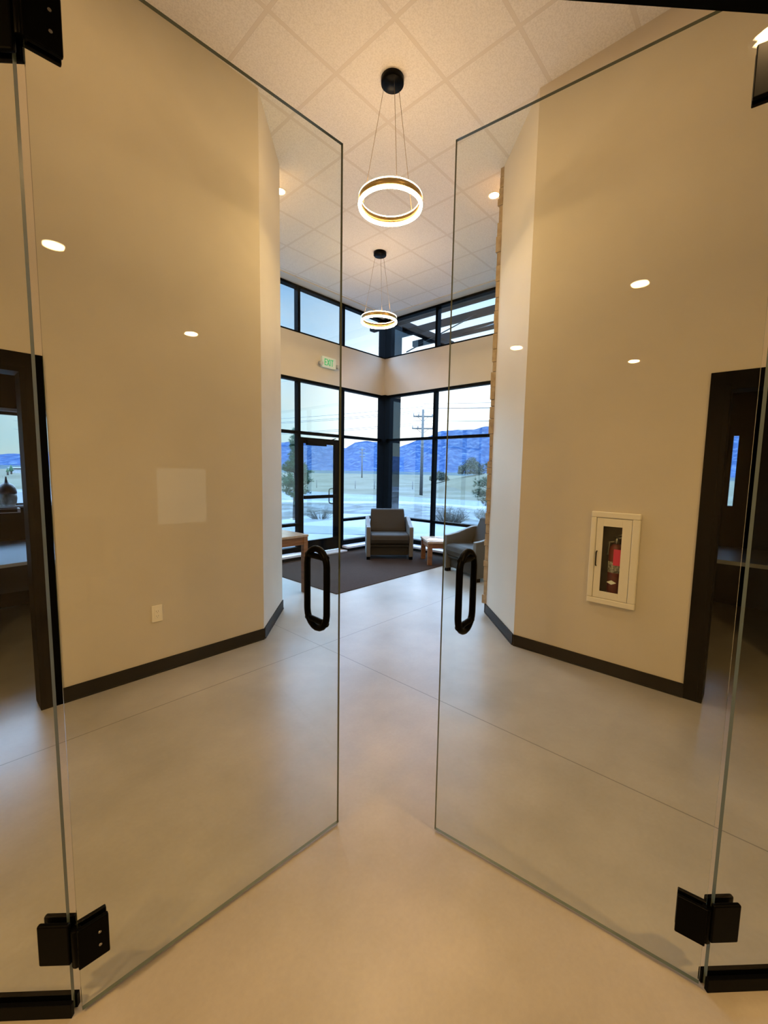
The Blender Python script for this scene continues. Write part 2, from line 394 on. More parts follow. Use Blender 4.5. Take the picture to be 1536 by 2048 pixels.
w4 = window('window_4', 'y', YV[1:], RL, 2.27, YP, .0, 3.108, 'tall black-framed lobby windows behind the armchairs')
for w, bxs in ((w2, [(2.62, 4.43), (5.41, 6.46)]),):
    m = MB()
    for a, b in bxs: m.box(a, b, YW-.19, YW-.001, .058, .098)
    m.build('window_sill', 'sill', w, bevel=.006)
    m = MB()
    for a, b in bxs: m.box(a, b, YW-.165, YW-.001, 0, .058)
    m.build('sill_base', 'board', w)
m = MB(); m.box(XW-.19, XW-.001, 2.28, YW-.20, .058, .098); m.build('window_sill', 'sill', w4, bevel=.006)
m = MB(); m.box(XW-.165, XW-.001, 2.28, YW-.20, 0, .058); m.build('sill_base', 'board', w4)
# corner post
m = MB(); m.box(XP, XW+DEP, YP, YW+DEP, 0, 3.108); m.box(XP, XW+DEP, YP, YW+DEP, 3.848, ZC)
struct(m.build('trim_corner_post', 'frame', bevel=.004), 'black corner post where the two window walls meet', 'post')
# header band
m = MB(); m.prism([(2.49, YW), (XW, YW), (XW, 2.15), (XW+TH, 2.15), (XW+TH, YW+TH), (2.49, YW+TH)], 3.108, 3.848)
struct(m.build('wall_window_band', 'paint'), 'painted band of wall between the upper and lower windows', 'wall')
# facade of the left room with its window opening
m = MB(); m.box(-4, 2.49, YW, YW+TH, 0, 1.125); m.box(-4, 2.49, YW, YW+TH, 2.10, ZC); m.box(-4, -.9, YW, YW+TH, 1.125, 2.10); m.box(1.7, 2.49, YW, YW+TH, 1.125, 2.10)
struct(m.build('wall_facade_left', 'paint_shade'), 'dark outer wall of the unlit room on the left', 'wall')
w = struct(thing('window_5', '', ''), 'wide window of the unlit room at the left edge', 'window')
m = MB(); m.box(-.9, 1.7, YW-.02, YW+.06, 1.10, 1.135); m.box(-.9, 1.7, YW, YW+.06, 2.085, 2.10); m.box(-.9, -.87, YW, YW+.06, 1.13, 2.09); m.box(1.67, 1.7, YW, YW+.06, 1.13, 2.09)
m.build('window_frame', 'frame', w)
m = MB(); m.box(-.87, 1.67, YW+.03, YW+.036, 1.135, 2.085); m.build('pane', 'glass_out', w)
m = MB(); m.box(-.9, 1.7, YW-.06, YW-.021, 1.095, 1.118); m.build('window_sill', 'blind', w)
bl = MB(); bl.box(-.9, 1.7, YW-.05, YW-.01, 2.115, 2.15)
tag(bl.build('blind_rail', 'blind', bevel=.004), 'grey raised blind rail above the window in the left room', 'blind')
w = struct(thing('window_6', '', ''), 'narrow slit of window in the dark right room', 'window')
m = MB(); m.box(XW+.04, XW+.046, .30, .36, 1.2, 2.05); m.build('pane', 'glass_out', w)
m = MB(); m.box(XW-.01, XW+.06, .285, .305, 1.18, 2.07); m.box(XW-.01, XW+.06, .355, .375, 1.18, 2.07); m.build('window_frame', 'frame', w)

# entrance door in the lobby storefront ----------------------------
d = struct(thing('door_3', '', ''), 'black-framed glass entrance door below the exit sign', 'door')
d.location = (4.445, YW+.03, 0)
W_ = .95
m = MB(); m.box(0, .075, 0, .05, .045, 2.12); m.box(W_-.155, W_-.004, 0, .05, .045, 2.12) ; m.box(.075, W_-.155, 0, .05, .045, .272); m.box(.075, W_-.155, 0, .05, 2.02, 2.12)
m.build('door_frame', 'frame', d, bevel=.003)
m = MB(); m.box(.07, W_-.15, .022, .028, .268, 2.025); m.build('pane', 'glass_out', d)
m = MB(); m.box(.07, W_-.15, -.045, .0, 1.035, 1.095); m.build('push_bar', 'frame', d, bevel=.008)
m = MB(); m.box(.12, .55, -.06, -.001, 1.985, 2.075); m.tube([(.5, -.03, 2.08), (.62, -.10, 2.10), (.80, -.02, 2.14)], .008); m.build('door_closer', 'frame', d, bevel=.006)
m = MB(); xx = .755
m.tube([(xx+.06, .052, 1.20), (xx+.04, .09, 1.205), (xx, .10, 1.19), (xx-.01, .10, 1.16), (xx-.01, .10, .96), (xx, .10, .93), (xx+.04, .09, .915), (xx+.06, .052, .92)], .0125); m.build('pull_handle', 'frame', d, smooth=True)
m = MB(); m.box(4.44, 5.40, YW-.17, YW+.15, 0, .03)
struct(m.build('trim_threshold', 'sill', bevel=.004), 'pale threshold strip under the entrance door', 'threshold')

# rug ----------------------------------------------------------------
m = MB(); m.box(3.405, 6.35, 3.895, 5.86, .001, .009)
tag(m.build('walk_off_carpet', 'rug', bevel=.003), 'dark brown walk-off carpet before the entrance door', 'carpet')

# ------------------------------------------------------------------ glass partition
def gl_plate(m, T, x0, x1, z0, z1, th=.012):
    m.mi = 0; m._add([(x0,-th/2,z0),(x1,-th/2,z0),(x1,-th/2,z1),(x0,-th/2,z1),(x0,th/2,z0),(x1,th/2,z0),(x1,th/2,z1),(x0,th/2,z1)], [(0,1,2,3),(5,4,7,6)], T)
    m.mi = 1; m._add([(x0,-th/2,z0),(x1,-th/2,z0),(x1,-th/2,z1),(x0,-th/2,z1),(x0,th/2,z0),(x1,th/2,z0),(x1,th/2,z1),(x0,th/2,z1)], [(0,4,5,1),(1,5,6,2),(2,6,7,3),(3,7,4,0)], T)
def stadium(cx, y0, z0, z1, R, n=10):
    pts = []
    for k in range(n+1):
        a = PI*k/n; pts.append((cx, y0+R*math.cos(a), z1+R*math.sin(a)))
    for k in range(n+1):
        a = PI+PI*k/n; pts.append((cx, y0+R*math.cos(a), z0+R*math.sin(a)))
    return pts
def glass_leaf(name, label, hinge, free, hs):
    dx, dy = free[0]-hinge[0], free[1]-hinge[1]; L_ = math.hypot(dx, dy)
    t = struct(thing(name, '', '', (hinge[0], hinge[1], 0), math.atan2(dy, dx)), label, 'glass door')
    m = MB(); gl_plate(m, None, .004, L_, .010, 2.78); m.build('glass_pane', ['glass', 'edge'], t)
    m = MB(); m.tube(stadium(.82, 0, .905+.065+.02, 1.265-.065-.02, .065), .0135, 14, closed=True)
    for z in (.955, 1.215): m.tube([(.82, -.02*0-.066, z) , (.82, -.03, z), (.82, .03, z), (.82, .066, z)], .012, 12)
    # stand-offs through the glass at both ends
    m.build('pull_handle', 'black', t, smooth=True)
    for z0, z1 in ((.152, .272), (2.515, 2.64)):
        m = MB(); m.box(.0, .075, -.02, -.0065, z0, z1); m.box(.0, .075, .0065, .02, z0, z1); m.tube([(0, 0, z0+.004), (0, 0, z1-.004)], .013, 12)
        m.build('hinge', 'black', t, bevel=.003)
        m = MB(); m.tube([(.052, -.0215, z0+.04), (.052, -.0195, z0+.04)], .004, 8); m.tube([(.052, -.0215, z1-.04), (.052, -.0195, z1-.04)], .004, 8); m.build('hinge_screw', 'steel', t)
    return t
HL = (.208, 1.331); HR = (1.511, .036)
glass_leaf('door_4', 'open frameless glass door leaf on the left', HL, (1.141, 1.289), 1)
glass_leaf('door_5', 'open frameless glass door leaf on the right', HR, (1.41, .955), -1)
def fixed(name, label, p, q):
    dx, dy = q[0]-p[0], q[1]-p[1]; L_ = math.hypot(dx, dy)
    t = struct(thing(name, '', '', (p[0], p[1], 0), math.atan2(dy, dx)), label, 'glass panel')
    m = MB(); gl_plate(m, None, .012, L_, .005, ZO-.012); m.build('glass_pane', ['glass', 'edge'], t)
    for z0, z1 in ((.168, .29), (2.485, 2.61)):
        m = MB(); m.box(.0, .085, -.02, -.0065, z0, z1); m.box(.0, .085, .0065, .02, z0, z1); m.build('hinge_plate', 'black', t, bevel=.004)
    m = MB(); m.box(.006, L_, -.019, -.0065, .0, .042); m.box(.006, L_, .0065, .019, .0, .042); m.build('floor_channel', 'black', t, bevel=.001)
    return t
fixed('window_7', 'fixed glass panel left of the open glass doors', (.205, PS-.205), (PS-YL+.002, YL-.002))
fixed('window_8', 'fixed glass panel right of the open glass doors', (1.513, PS-1.513), (XR-.002, PS-XR+.002))

# ------------------------------------------------------------------ pendants
def pendant(label):
    t = thing('ring_pendant_light', label, 'pendant light', (0,0,0), 0, 'ring pendants hanging in the hall')
    m = MB(); m.lathe([(.0005, ZC-.045), (.086, ZC-.045), (.090, ZC-.04), (.090, ZC-.0005), (.0005, ZC-.0005)], 48); m.build('canopy', 'black', t)
    R = .247; zb = 3.68
    m = MB(); m.lathe([(R-.011, zb+.012), (R+.011, zb+.012), (R+.011, zb+.058), (R-.011, zb+.058)], 96, close=True); rim = m.build('ring_band', 'brass', t)
    m = MB(); m.lathe([(R-.013, zb+.011), (R-.009, zb-.008), (R, zb-.014), (R+.009, zb-.008), (R+.013, zb+.011)], 96, close=True); m.build('diffuser', 'ring', t)
    m = MB(); m.lathe([(R-.011, zb+.059), (R-.009, zb+.068), (R+.009, zb+.068), (R+.011, zb+.059)], 96, close=True); m.build('upper_diffuser', 'ringtop', t)
    for k in range(3):
        a = math.radians(233+120*k)
        m = MB(); m.tube([(R*math.cos(a), R*math.sin(a), zb+.03), (.07*math.cos(a), .07*math.sin(a), ZC-.04)], .0018, 6)
        m.build('cable', 'brass', t)
    return t
p1 = pendant('near glowing ring pendant hung high in front of the open doors')
p1.location = (2.677, 2.434, 0)
p2 = copy_tree(p1); p2.location = (4.544, 4.314, 0); p2['label'] = 'far glowing ring pendant before the window corner'
def ringlamp(p, e):
    L = bpy.data.lights.new('ring_glow', 'POINT'); L.energy = e; L.color = (1., .72, .40); L.shadow_soft_size = .12
    o = bpy.data.objects.new('ring_glow', L); COL.objects.link(o); o.location = (p[0], p[1], 3.55); return o

# downlights -----------------------------------------------------------
def downlight(label, loc, group, first=[None]):
    if first[0] is None:
        t = thing('recessed_downlight', label, 'downlight', loc, 0, group)
        m = MB(); m.lathe([(.052, -.002), (.072, -.004), (.075, -.0005), (.052, -.0005)], 40, close=True); m.build('trim_ring', 'plastic', t)
        m = MB(); m.lathe([(.0005, -.0012), (.0515, -.0012), (.0515, -.0006), (.0005, -.0006)], 40); m.build('lens', 'lens', t)
        first[0] = t
    else:
        t = copy_tree(first[0]); t.location = loc; t['label'] = label; t['group'] = group
    return t
def spot(loc, e, col=(1., .585, .215)):
    L = bpy.data.lights.new('downlight_beam', 'AREA'); L.shape = 'DISK'; L.size = .10; L.energy = e; L.color = col
    o = bpy.data.objects.new('downlight_beam', L); COL.objects.link(o); o.location = loc
    return o
OFF = [(.41, -.439, 'left of the two reflected in the left glass leaf'), (1.493, -1.514, 'right one reflected in the left glass leaf'),
       (-.289, .333, 'one reflected above the extinguisher cabinet, brightest'), (-2.423, .339, 'thin one reflected above the extinguisher cabinet'), (-1.357, 1.351, 'one reflected on the right wall end')]
POW = dict(office=14, lobby=40)
for x, y, l in OFF:
    downlight('office recessed downlight, '+l, (x, y, ZO), 'recessed office downlights'); spot((x, y, ZO-.005), POW['office']*(.2 if abs(x) < .5 else 1.9))
for x, y, l in [(2.862, 4.265, 'recessed lobby downlight beside the left wall end'), (4.475, 2.51, 'bright recessed lobby downlight beside the stone edge')]:
    downlight(l, (x, y, ZC), 'recessed lobby downlights'); spot((x, y, ZC-.005), POW['lobby']*.3)

for x, y, l in [(2.3, .75, 'added unseen hall downlight above the right glass leaf'), (.75, 2.3, 'added unseen hall downlight above the left glass leaf')]:  # downlights added above the view to brighten the upper hall walls
    downlight(l, (x, y, ZC), 'added unseen hall downlights'); spot((x, y, ZC-.005), 5)
t = thing('canned_downlight', 'small baffled ceiling light mirrored at the top of the right glass leaf', 'downlight', (1.375, .055, ZO))
m = MB(); m.lathe([(.058, -.055), (.064, -.055), (.064, -.0005), (.058, -.0005)], 40, close=True); m.build('baffle', 'black', t)
m = MB(); m.lathe([(.0005, -.006), (.057, -.006), (.057, -.001), (.0005, -.001)], 40); m.build('lens', 'lens', t)
spot((1.375, .055, ZO-.010), POW['office']*.25)
# ------------------------------------------------------------------ exit sign
t = thing('exit_sign', 'white EXIT sign with green letters above the entrance door', 'exit sign', (4.87, YW, 3.375))
m = MB(); m.box(0, .32, -.05, -.001, 0, .19); m.build('housing', 'signface', t, bevel=.004)
def letters(m, x, s, y):
    # strokes of E X I T
    w, h, k = .062, .115, .016
    def b(x0, x1, z0, z1): m.box(x+x0, x+x1, y-.0015, y, s+z0, s+z1)
    b(0, k, 0, h); b(k, w*.8, 0, k); b(k, w*.75, h/2-k/2, h/2+k/2); b(k, w*.8, h-k, h)
    x += .062
    for sg in (1, -1):
        T = Matrix.Translation((x+.024, y-.0007, s+h/2)) @ Matrix.Rotation(sg*math.radians(24), 4, 'Y'); m.box(-k/2, k/2, -.0007, .0008, -h/2-.004, h/2+.004, T)
    x += .060; b(0, k, 0, h)
    x += .028; b(0, w*.85, h-k, h); b(w*.42-k/2, w*.42+k/2, 0, h-k)
m = MB(); letters(m, .052, .038, -.0505); m.build('lettering', 'green', t)
for x in (-.045, .355):
    m = MB(); m.tube([(x, -.03, .06), (x, -.10, .045)], .032, 16); m.tube([(x, -.03, .08), (.0 if x < 0 else .32, -.03, .08)], .012, 8); m.build('lamp_head', 'bulb', t)

# outlet --------------------------------------------------------------
t = thing('wall_outlet', 'white duplex outlet low on the left hall wall', 'outlet', (1.115, YL-.0005, .4625))
m = MB(); m.box(-.0375, .0375, -.006, 0, -.0625, .0625); m.build('cover_plate', 'plastic', t, bevel=.002)
m = MB(); m.box(-.018, .018, -.0085, -.006, -.036, .036); rc = m.build('receptacle', 'plastic', t, bevel=.001)
m = MB()
for z in (-.018, .018):
    m.box(-.008, -.006, -.0088, -.0084, z-.004, z+.005); m.box(.006, .008, -.0088, -.0084, z-.004, z+.005); m.box(-.0015, .0015, -.0088, -.0084, z-.012, z-.008)
m.build('slots', 'gap', rc)

# fire extinguisher cabinet ---------------------------------------------
t = thing('extinguisher_cabinet', 'white glazed extinguisher cabinet on the right hall wall', 'cabinet', (XR, .832, 0))
y0, y1, z0, z1 = -.168, .168, .553, 1.272
m = MB()
for a in ((y0, y1, z1-.045, z1), (y0, y1, z0, z0+.045), (y0, y0+.052, z0+.045, z1-.045), (y1-.04, y1, z0+.045, z1-.045)):
    m.box(-.030, -.0005, *a)
m.build('frame', 'white', t, bevel=.007, seg=3)
m = MB(); dy0, dy1, dz0, dz1 = y0+.054, y1-.043, z0+.048, z1-.048
wy0, wy1, wz0, wz1 = -.052, .078, .655, 1.163
m.box(-.027, -.021, dy0, wy0, dz0, dz1); m.box(-.027, -.021, wy1, dy1, dz0, dz1); m.box(-.027, -.021, wy0, wy1, dz0, wz0); m.box(-.027, -.021, wy0, wy1, wz1, dz1)
dr = m.build('door', 'white', t, bevel=.001)
m = MB(); m.box(-.022, -.019, wy0-.01, wy1+.01, wz0-.01, wz1+.01); m.build('pane', 'glass', dr)
m = MB(); hy = .112
m.tube([(-.025, hy, .965), (-.045, hy, .96), (-.048, hy, .95), (-.048, hy, .865), (-.045, hy, .855), (-.025, hy, .85)], .0045, 10); m.build('handle', 'black', dr)
m = MB(); m.box(.11, .113, C0-.832+.002, C1-.832-.002, D0+.002, D1-.002)
for a in ((C0-.832+.002, C0-.832+.005, D0+.002, D1-.002), (C1-.832-.005, C1-.832-.002, D0+.002, D1-.002), (C0-.832+.002, C1-.832-.002, D0+.002, D0+.006), (C0-.832+.002, C1-.832-.002, D1-.006, D1-.002)): m.box(-.018, .112, *a)
m.build('tub', 'gap', t)
t = thing('fire_extinguisher', 'red fire extinguisher with a pink tag inside the wall cabinet', 'fire extinguisher', (XR+.042, .832-.006, .607))
m = MB(); m.lathe([(.0005, 0), (.045, 0), (.051, .006), (.051, .36), (.045, .395), (.028, .415), (.018, .42), (.0005, .42)], 40); m.build('cylinder', 'red', t)
m = MB(); m.lathe([(.0513, .20), (.0519, .20), (.0519, .285), (.0513, .285)], 40, close=True); m.build('label_band', 'label', t)
m = MB(); T = Matrix.Translation((-.052, .008, .125))
m._add([(0,-.034,0),(0,0,-.017),(0,.034,0),(0,0,.017),(-.001,-.034,0),(-.001,0,-.017),(-.001,.034,0),(-.001,0,.017)], [(0,1,2,3),(4,7,6,5),(0,4,5,1),(1,5,6,2),(2,6,7,3),(3,7,4,0)], T); m.build('diamond_label', 'paper', t)
m = MB(); m.box(-.060, -.0585, -.045, .004, .262, .385); m.build('tag', 'pink', t)
m = MB(); m.lathe([(.0005, .415), (.018, .415), (.018, .45), (.012, .47), (.0005, .47)], 20); m.tube([(0, .01, .46), (0, -.05, .475)], .008, 8); m.tube([(0, .01, .475), (-.01, -.055, .505)], .006, 8); m.tube([(0, .0, .44), (0, .05, .43), (-.01, .055, .33)], .009, 8); m.build('valve', 'steel', t)

# ------------------------------------------------------------------ lobby armchairs
def armchair(label):
    t = thing('armchair', label, 'armchair', (0,0,0), 0, 'lobby armchairs')
    W = .41; D = .72
    for s in (-1, 1):
        m = MB(); pr = [(0, .05), (0, .575), (.10, .585), (.22, .61), (.36, .655), (.50, .695), (.64, .70), (.70, .68), (.70, .05)]
        x0, x1 = (s*(W-.072), s*W)
        k = len(pr); vs = [(x0, y, z) for y, z in pr]+[(x1, y, z) for y, z in pr]
        m._add(vs, [tuple(range(k)), tuple(range(2*k-1, k-1, -1))]+[(i, (i+1)%k, k+(i+1)%k, k+i) for i in range(k)])
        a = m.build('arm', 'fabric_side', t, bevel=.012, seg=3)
        for fy in (.02, .60):
            m = MB(); m.box(min(x0, x1)+.006, max(x0, x1)-.006, fy, fy+.08, 0, .055); m.build('foot', 'black', a)
    iw = W-.073
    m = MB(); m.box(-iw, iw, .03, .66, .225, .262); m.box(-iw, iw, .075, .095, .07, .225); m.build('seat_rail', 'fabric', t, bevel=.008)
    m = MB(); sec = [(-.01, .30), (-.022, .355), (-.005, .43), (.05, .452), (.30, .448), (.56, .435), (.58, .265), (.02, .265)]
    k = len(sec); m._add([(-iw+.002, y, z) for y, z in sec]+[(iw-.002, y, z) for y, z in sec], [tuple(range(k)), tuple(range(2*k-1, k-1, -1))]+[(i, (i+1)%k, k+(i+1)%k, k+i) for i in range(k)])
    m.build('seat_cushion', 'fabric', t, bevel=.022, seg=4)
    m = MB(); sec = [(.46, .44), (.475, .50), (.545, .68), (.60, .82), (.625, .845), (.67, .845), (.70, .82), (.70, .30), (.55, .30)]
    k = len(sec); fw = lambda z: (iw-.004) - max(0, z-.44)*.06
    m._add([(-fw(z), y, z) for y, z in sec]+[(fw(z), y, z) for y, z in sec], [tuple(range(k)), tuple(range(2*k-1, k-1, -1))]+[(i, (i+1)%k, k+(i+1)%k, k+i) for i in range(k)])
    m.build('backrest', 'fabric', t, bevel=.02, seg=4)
    return t
c1 = armchair('taupe lobby armchair by the corner post, facing the viewer')
c1.location = (5.396, 4.778, .009); c1.rotation_euler = (0,0,math.atan2(-.685, .728))
c2 = copy_tree(c1); dd = Vector((-.39, -.92)).normalized(); A = Vector((5.475, 3.71)); c = A+dd*.41
c2.location = (c.x, c.y, .0); c2.rotation_euler = (0,0,math.atan2(dd.y, dd.x)); c2['label'] = 'taupe lobby armchair partly hidden behind the right wall end'

# small oak side table ---------------------------------------------------
t = thing('side_table', 'small oak side table between the two armchairs', 'table', (5.545, 4.065, .009), math.radians(-41))
m = MB(); m.box(-.01, .60, -.01, .60, .362, .395); m.build('tabletop', 'woodtop', t, bevel=.004)
for x in (0, .52):
    for y in (0, .52):
        m = MB(); m.box(x, x+.072, y, y+.072, 0, .362); m.build('leg', 'wood', t, bevel=.003)
m = MB(); m.box(.072, .52, .012, .034, .28, .362); m.box(.072, .52, .558, .58, .28, .362); m.box(.012, .034, .072, .52, .28, .362); m.box(.558, .58, .072, .52, .28, .362); m.build('apron', 'wood', t)
ca, sa = math.cos(math.radians(-41)), math.sin(math.radians(-41))
def onst(x, y): return (5.545+ca*x-sa*y, 4.065+sa*x+ca*y)
for i, (x, y, r, l) in enumerate([(.18, .20, .35, 'open magazine lying on the small oak side table'), (.40, .38, -.2, 'closed magazine at the back of the small oak side table')]):
    p = onst(x, y); t = thing('magazine', l, 'magazine', (p[0], p[1], .4045), r, 'magazines on the side table')
    m = MB(); m.box(-.11, .11, -.14, .14, .0005, .006); m.build('pages', 'paper', t)
    m = MB(); m.box(-.11, .11, -.14, .14, .0062, .0072) if i else m.box(.0, .11, -.14, .14, .0062, .0066); m.build('cover', 'desk' if i else 'paper', t)
# tall oak console table left ----------------------------------------------
t = thing('console_table', 'oak table with a pale top beside the left wall end', 'table', (2.635, 4.235, 0))
m = MB(); m.box(0, .595, 0, 1.30, .715, .742); m.build('tabletop', 'woodtop', t, bevel=.004)
for x in (.0, .53):
    for y in (.01, 1.22):
        m = MB(); m.box(x+.0, x+.062, y, y+.062, 0, .715); m.build('leg', 'wood', t, bevel=.003)
m = MB(); m.box(.062, .53, .02, .042, .615, .715); m.box(.062, .53, 1.24, 1.262, .615, .715); m.box(.56, .582, .072, 1.22, .615, .715); m.box(.01, .03, .072, 1.22, .615, .715); m.build('apron', 'wood', t)

# left dark room -------------------------------------------------------------
t = thing('desk', 'grey desk reflecting daylight in the unlit room on the left', 'desk', (0, 0, 0))
m = MB(); m.prism([(-1.2, 5.98), (1.3, 5.98), (1.3, 4.95), (1.15, 4.72), (.6, 4.60), (0, 4.50), (-1.2, 4.50)], .71, .74); m.build('desktop', 'desk', t, bevel=.004)
m = MB(); m.box(-1.15, -1.12, 4.6, 5.9, 0, .71); m.box(1.12, 1.15, 4.9, 5.9, 0, .71); m.box(-1.12, 1.12, 5.85, 5.88, .2, .71); m.build('panel', 'chair_mesh', t)
def vase(label, x, y, z):
    t = thing('vase', label, 'vase', (x, y, z), 0, 'vases on the window sill')
    m = MB(); m.lathe([(.0005, 0), (.055, 0), (.075, .03), (.083, .08), (.080, .135)], 28); m.build('vase_body', 'vase', t, smooth=True)
    m = MB(); m.lathe([(.0815, .13), (.083, .15), (.075, .19), (.055, .222), (.03, .24), (.016, .25), (.009, .28), (.007, .31), (.0005, .312)], 28); m.build('vase_neck', 'vase_top', t, smooth=True)
    return t
vase('rounded two-tone vase at the left edge of the photo', .575, 5.93, 1.118)
vase('rounded two-tone vase half hidden by the black door frame', .835, 5.93, 1.118)
m = MB(); m.box(.0, .665, 5.84, 6.0, 1.05, 1.054); m.box(.0, .665, 5.84, 5.85, 1.054, 1.094); m.box(.655, .665, 5.85, 6.0, 1.054, 1.094)
t = thing('shelf_tray', 'dark shallow shelf with a pale rim under the window vase', 'shelf', (0,0,0))
m.build('rim', 'blind', t)
m = MB(); m.box(.0, .64, 5.835, 5.84, 1.058, 1.090); m.build('panel', 'black', t)
# right dark room -------------------------------------------------------------
t = thing('conference_table', 'dim table with a bluish edge in the unlit right room', 'table', (0,0,0))
m = MB(); m.box(5.25, 6.3, -1.2, .43, .70, .74); m.build('tabletop', 'desk', t, bevel=.003)
m = MB(); m.box(5.6, 5.95, -.9, -.2, 0, .70); m.build('pedestal', 'chair_mesh', t)
def officechair(label, loc, rz, group):
    t = thing('office_chair', label, 'chair', loc, rz, group)
    m = MB(); m.box(-.24, .24, -.24, .24, .44, .52); m.build('seat', 'chair_mesh', t, bevel=.03, seg=3)
    m = MB(); m.box(-.22, .22, .22, .28, .58, 1.05); m.tube([(0, .2, .46), (0, .30, .50), (0, .28, .7)], .02); m.build('backrest', 'chair_mesh', t, bevel=.02, seg=3)
    m = MB(); m.tube([(0, 0, .08), (0, 0, .44)], .025); m.build('column', 'chair_mesh', t)
    for k in range(5):
        a = 2*PI*k/5
        m = MB(); m.tube([(0, 0, .12), (.28*math.cos(a), .28*math.sin(a), .07)], .02, rr=[.025, .015]); lg = m.build('leg', 'chair_mesh', t)
        m = MB(); m.tube([(.28*math.cos(a)-.012, .28*math.sin(a), .03), (.28*math.cos(a)+.012, .28*math.sin(a), .03)], .028, 14); m.build('caster', 'chair_mesh', lg)
    for s in (-1, 1):
        m = MB(); m.tube([(s*.24, .05, .48), (s*.29, .05, .50), (s*.29, .05, .66)], .013); m.box(s*.26, s*.32, -.12, .14, .66, .69); m.build('armrest', 'chair_mesh', t)
    return t
oc = officechair('black swivel chair in the unlit right room', (4.75, -.75, 0), 1.9, 'black swivel chairs')
for x, y, r, l in [(.75, -2.6, .4, 'black swivel chair mirrored in the left glass leaf')]:
    o = copy_tree(oc); o.location = (x, y, 0); o.rotation_euler = (0,0,r); o['label'] = l
# white board with glow added so its mirror image shows in the glass
t = thing('glowing_wall_board', 'blank white board with added glow on the office wall, mirrored in the left glass leaf', 'whiteboard', (2.42, -4.999, 1.07))
m = MB(); m.box(-.39, .39, 0, .02, -.47, .47); m.build('panel', 'whiteboard', t)

# ------------------------------------------------------------------ outdoors
def zt(r):
    return -.15 if r < 14 else (-.15-.85*(r-14)/32 if r < 46 else -1.0)
def interp(tab, a):
    if a <= tab[0][0]: return tab[0][1]
    for (a0, v0), (a1, v1) in zip(tab, tab[1:]):
        if a <= a1: return v0+(v1-v0)*(a-a0)/(a1-a0)
    return tab[-1][1]
def zone(name, material, t0, t1, label, cat, az0=-30, az1=140, n=120, k=10, dz=0, rough=0):
    m = MB(); rows = []
    for i in range(n+1):
        a = az0+(az1-az0)*i/n; r0, r1 = interp(t0, a), interp(t1, a)
        row = []
        for j in range(k+1):
            r = r0+(r1-r0)*j/k; ar = math.radians(a)
            row.append(m.bm.verts.new((r*math.cos(ar), r*math.sin(ar), zt(r)+dz+(rough*noise.noise(Vector((r*.5, a*.3, 1))) if 0 < j < k else 0))))
        rows.append(row)
    for a, b in zip(rows, rows[1:]):
        for j in range(k): m.bm.faces.new((a[j], a[j+1], b[j+1], b[j]))
    o = m.build(name, material, smooth=True); return struct(o, label, cat)
T0 = [(-30, 3), (140, 3)]
T1 = [(-30, 9), (20, 10), (30, 13), (44, 17.4), (51, 17.2), (56, 14.6), (75, 15), (140, 15)]
T2 = [(-30, 22), (29, 22), (37, 26.6), (48, 25.6), (60, 27), (80, 33), (140, 40)]
T2b = [(a, r+.35) for a, r in T2]
T3 = [(-30, 25), (31, 25.8), (40, 30), (47, 28.2), (60, 31), (80, 38), (140, 48)]
T4 = [(-30, 30), (29, 33), (40, 40), (47, 45), (52, 50), (60, 53), (83, 58), (140, 60)]
zone('patio', 'concrete_out', T0, T1, 'pale concrete patio outside the lobby windows', 'patio')
zone('verge', 'snowgrass', T1, T2, 'dry grass verge with snow patches beyond the patio', 'grass', rough=.12, k=16)
zone('kerb', 'kerb', T2, T2b, 'dark low kerb line beyond the grass verge', 'kerb', dz=.03, k=2)
zone('roadside', 'concrete_out', T2b, T3, 'pale snowy road shoulder', 'road shoulder')
zone('road', 'asphalt', T3, T4, 'grey road crossing behind the verge', 'road')
zone('field', 'field', T4, [(-30, 330), (140, 330)], 'wide dry grass field across the road', 'field', k=40, n=240, rough=.18)
zone('far_plain', 'farland', [(-30, 330), (140, 330)], [(-30, 2400), (140, 2400)], 'dark scrubland at the foot of the mountains', 'plain', k=12)
m = MB(); T = Matrix.Translation((7.6, 9.3, -.149)) @ Matrix.Rotation(math.radians(-52), 4, 'Z'); m.box(-3.5, 1.9, -.75, .75, 0, .008, T)
struct(m.build('walkway', 'walk'), 'bluish concrete walkway strip outside the entrance door', 'walkway')
# mountains
RID = [(-30, 4.5), (10, 5), (24, 6.3), (29, 6.0), (30.9, 5.62), (32.5, 5.56), (35.1, 5.42), (36.4, 4.76), (39.4, 3.67), (40.4, 3.32), (42, 3.6), (43.4, 3.87), (45.1, 3.97), (46.5, 3.74), (47.8, 2.92), (49.3, 3.15), (51.2, 3.7), (53.8, 3.56), (56, 3.55), (62, 3.0), (72, 2.0), (80, 1.35), (82.5, 1.2), (84.8, 1.0), (90, 1.3), (140, 2)]
m = MB(); rows = []
for i in range(421):
    a = -30+170*i/420; ar = math.radians(a); el = math.radians(interp(RID, a)+.10*noise.noise(Vector((a*.9, 0, 3)))+.05*noise.noise(Vector((a*3.1, 0, 9))))
    top = 1.555+3600*math.tan(el); row = []
    for j in range(25):
        f = j/24; r = 2300+1300*f; s = f**1.35
        h = top*s + (f*(1-f))*4*(34*noise.fractal(Vector((a*.55, f*3, 5)), .9, 2.1, 5)) - 1.2*(1-s)
        row.append(m.bm.verts.new((r*math.cos(ar), r*math.sin(ar), max(h, -1.5) if f else -2)))
    rows.append(row)
for a, b in zip(rows, rows[1:]):
    for j in range(24): m.bm.faces.new((a[j], a[j+1], b[j+1], b[j]))
struct(m.build('mountains', 'mountain', smooth=True), 'long blue mountain ridge with snow streaks on the horizon', 'mountains')

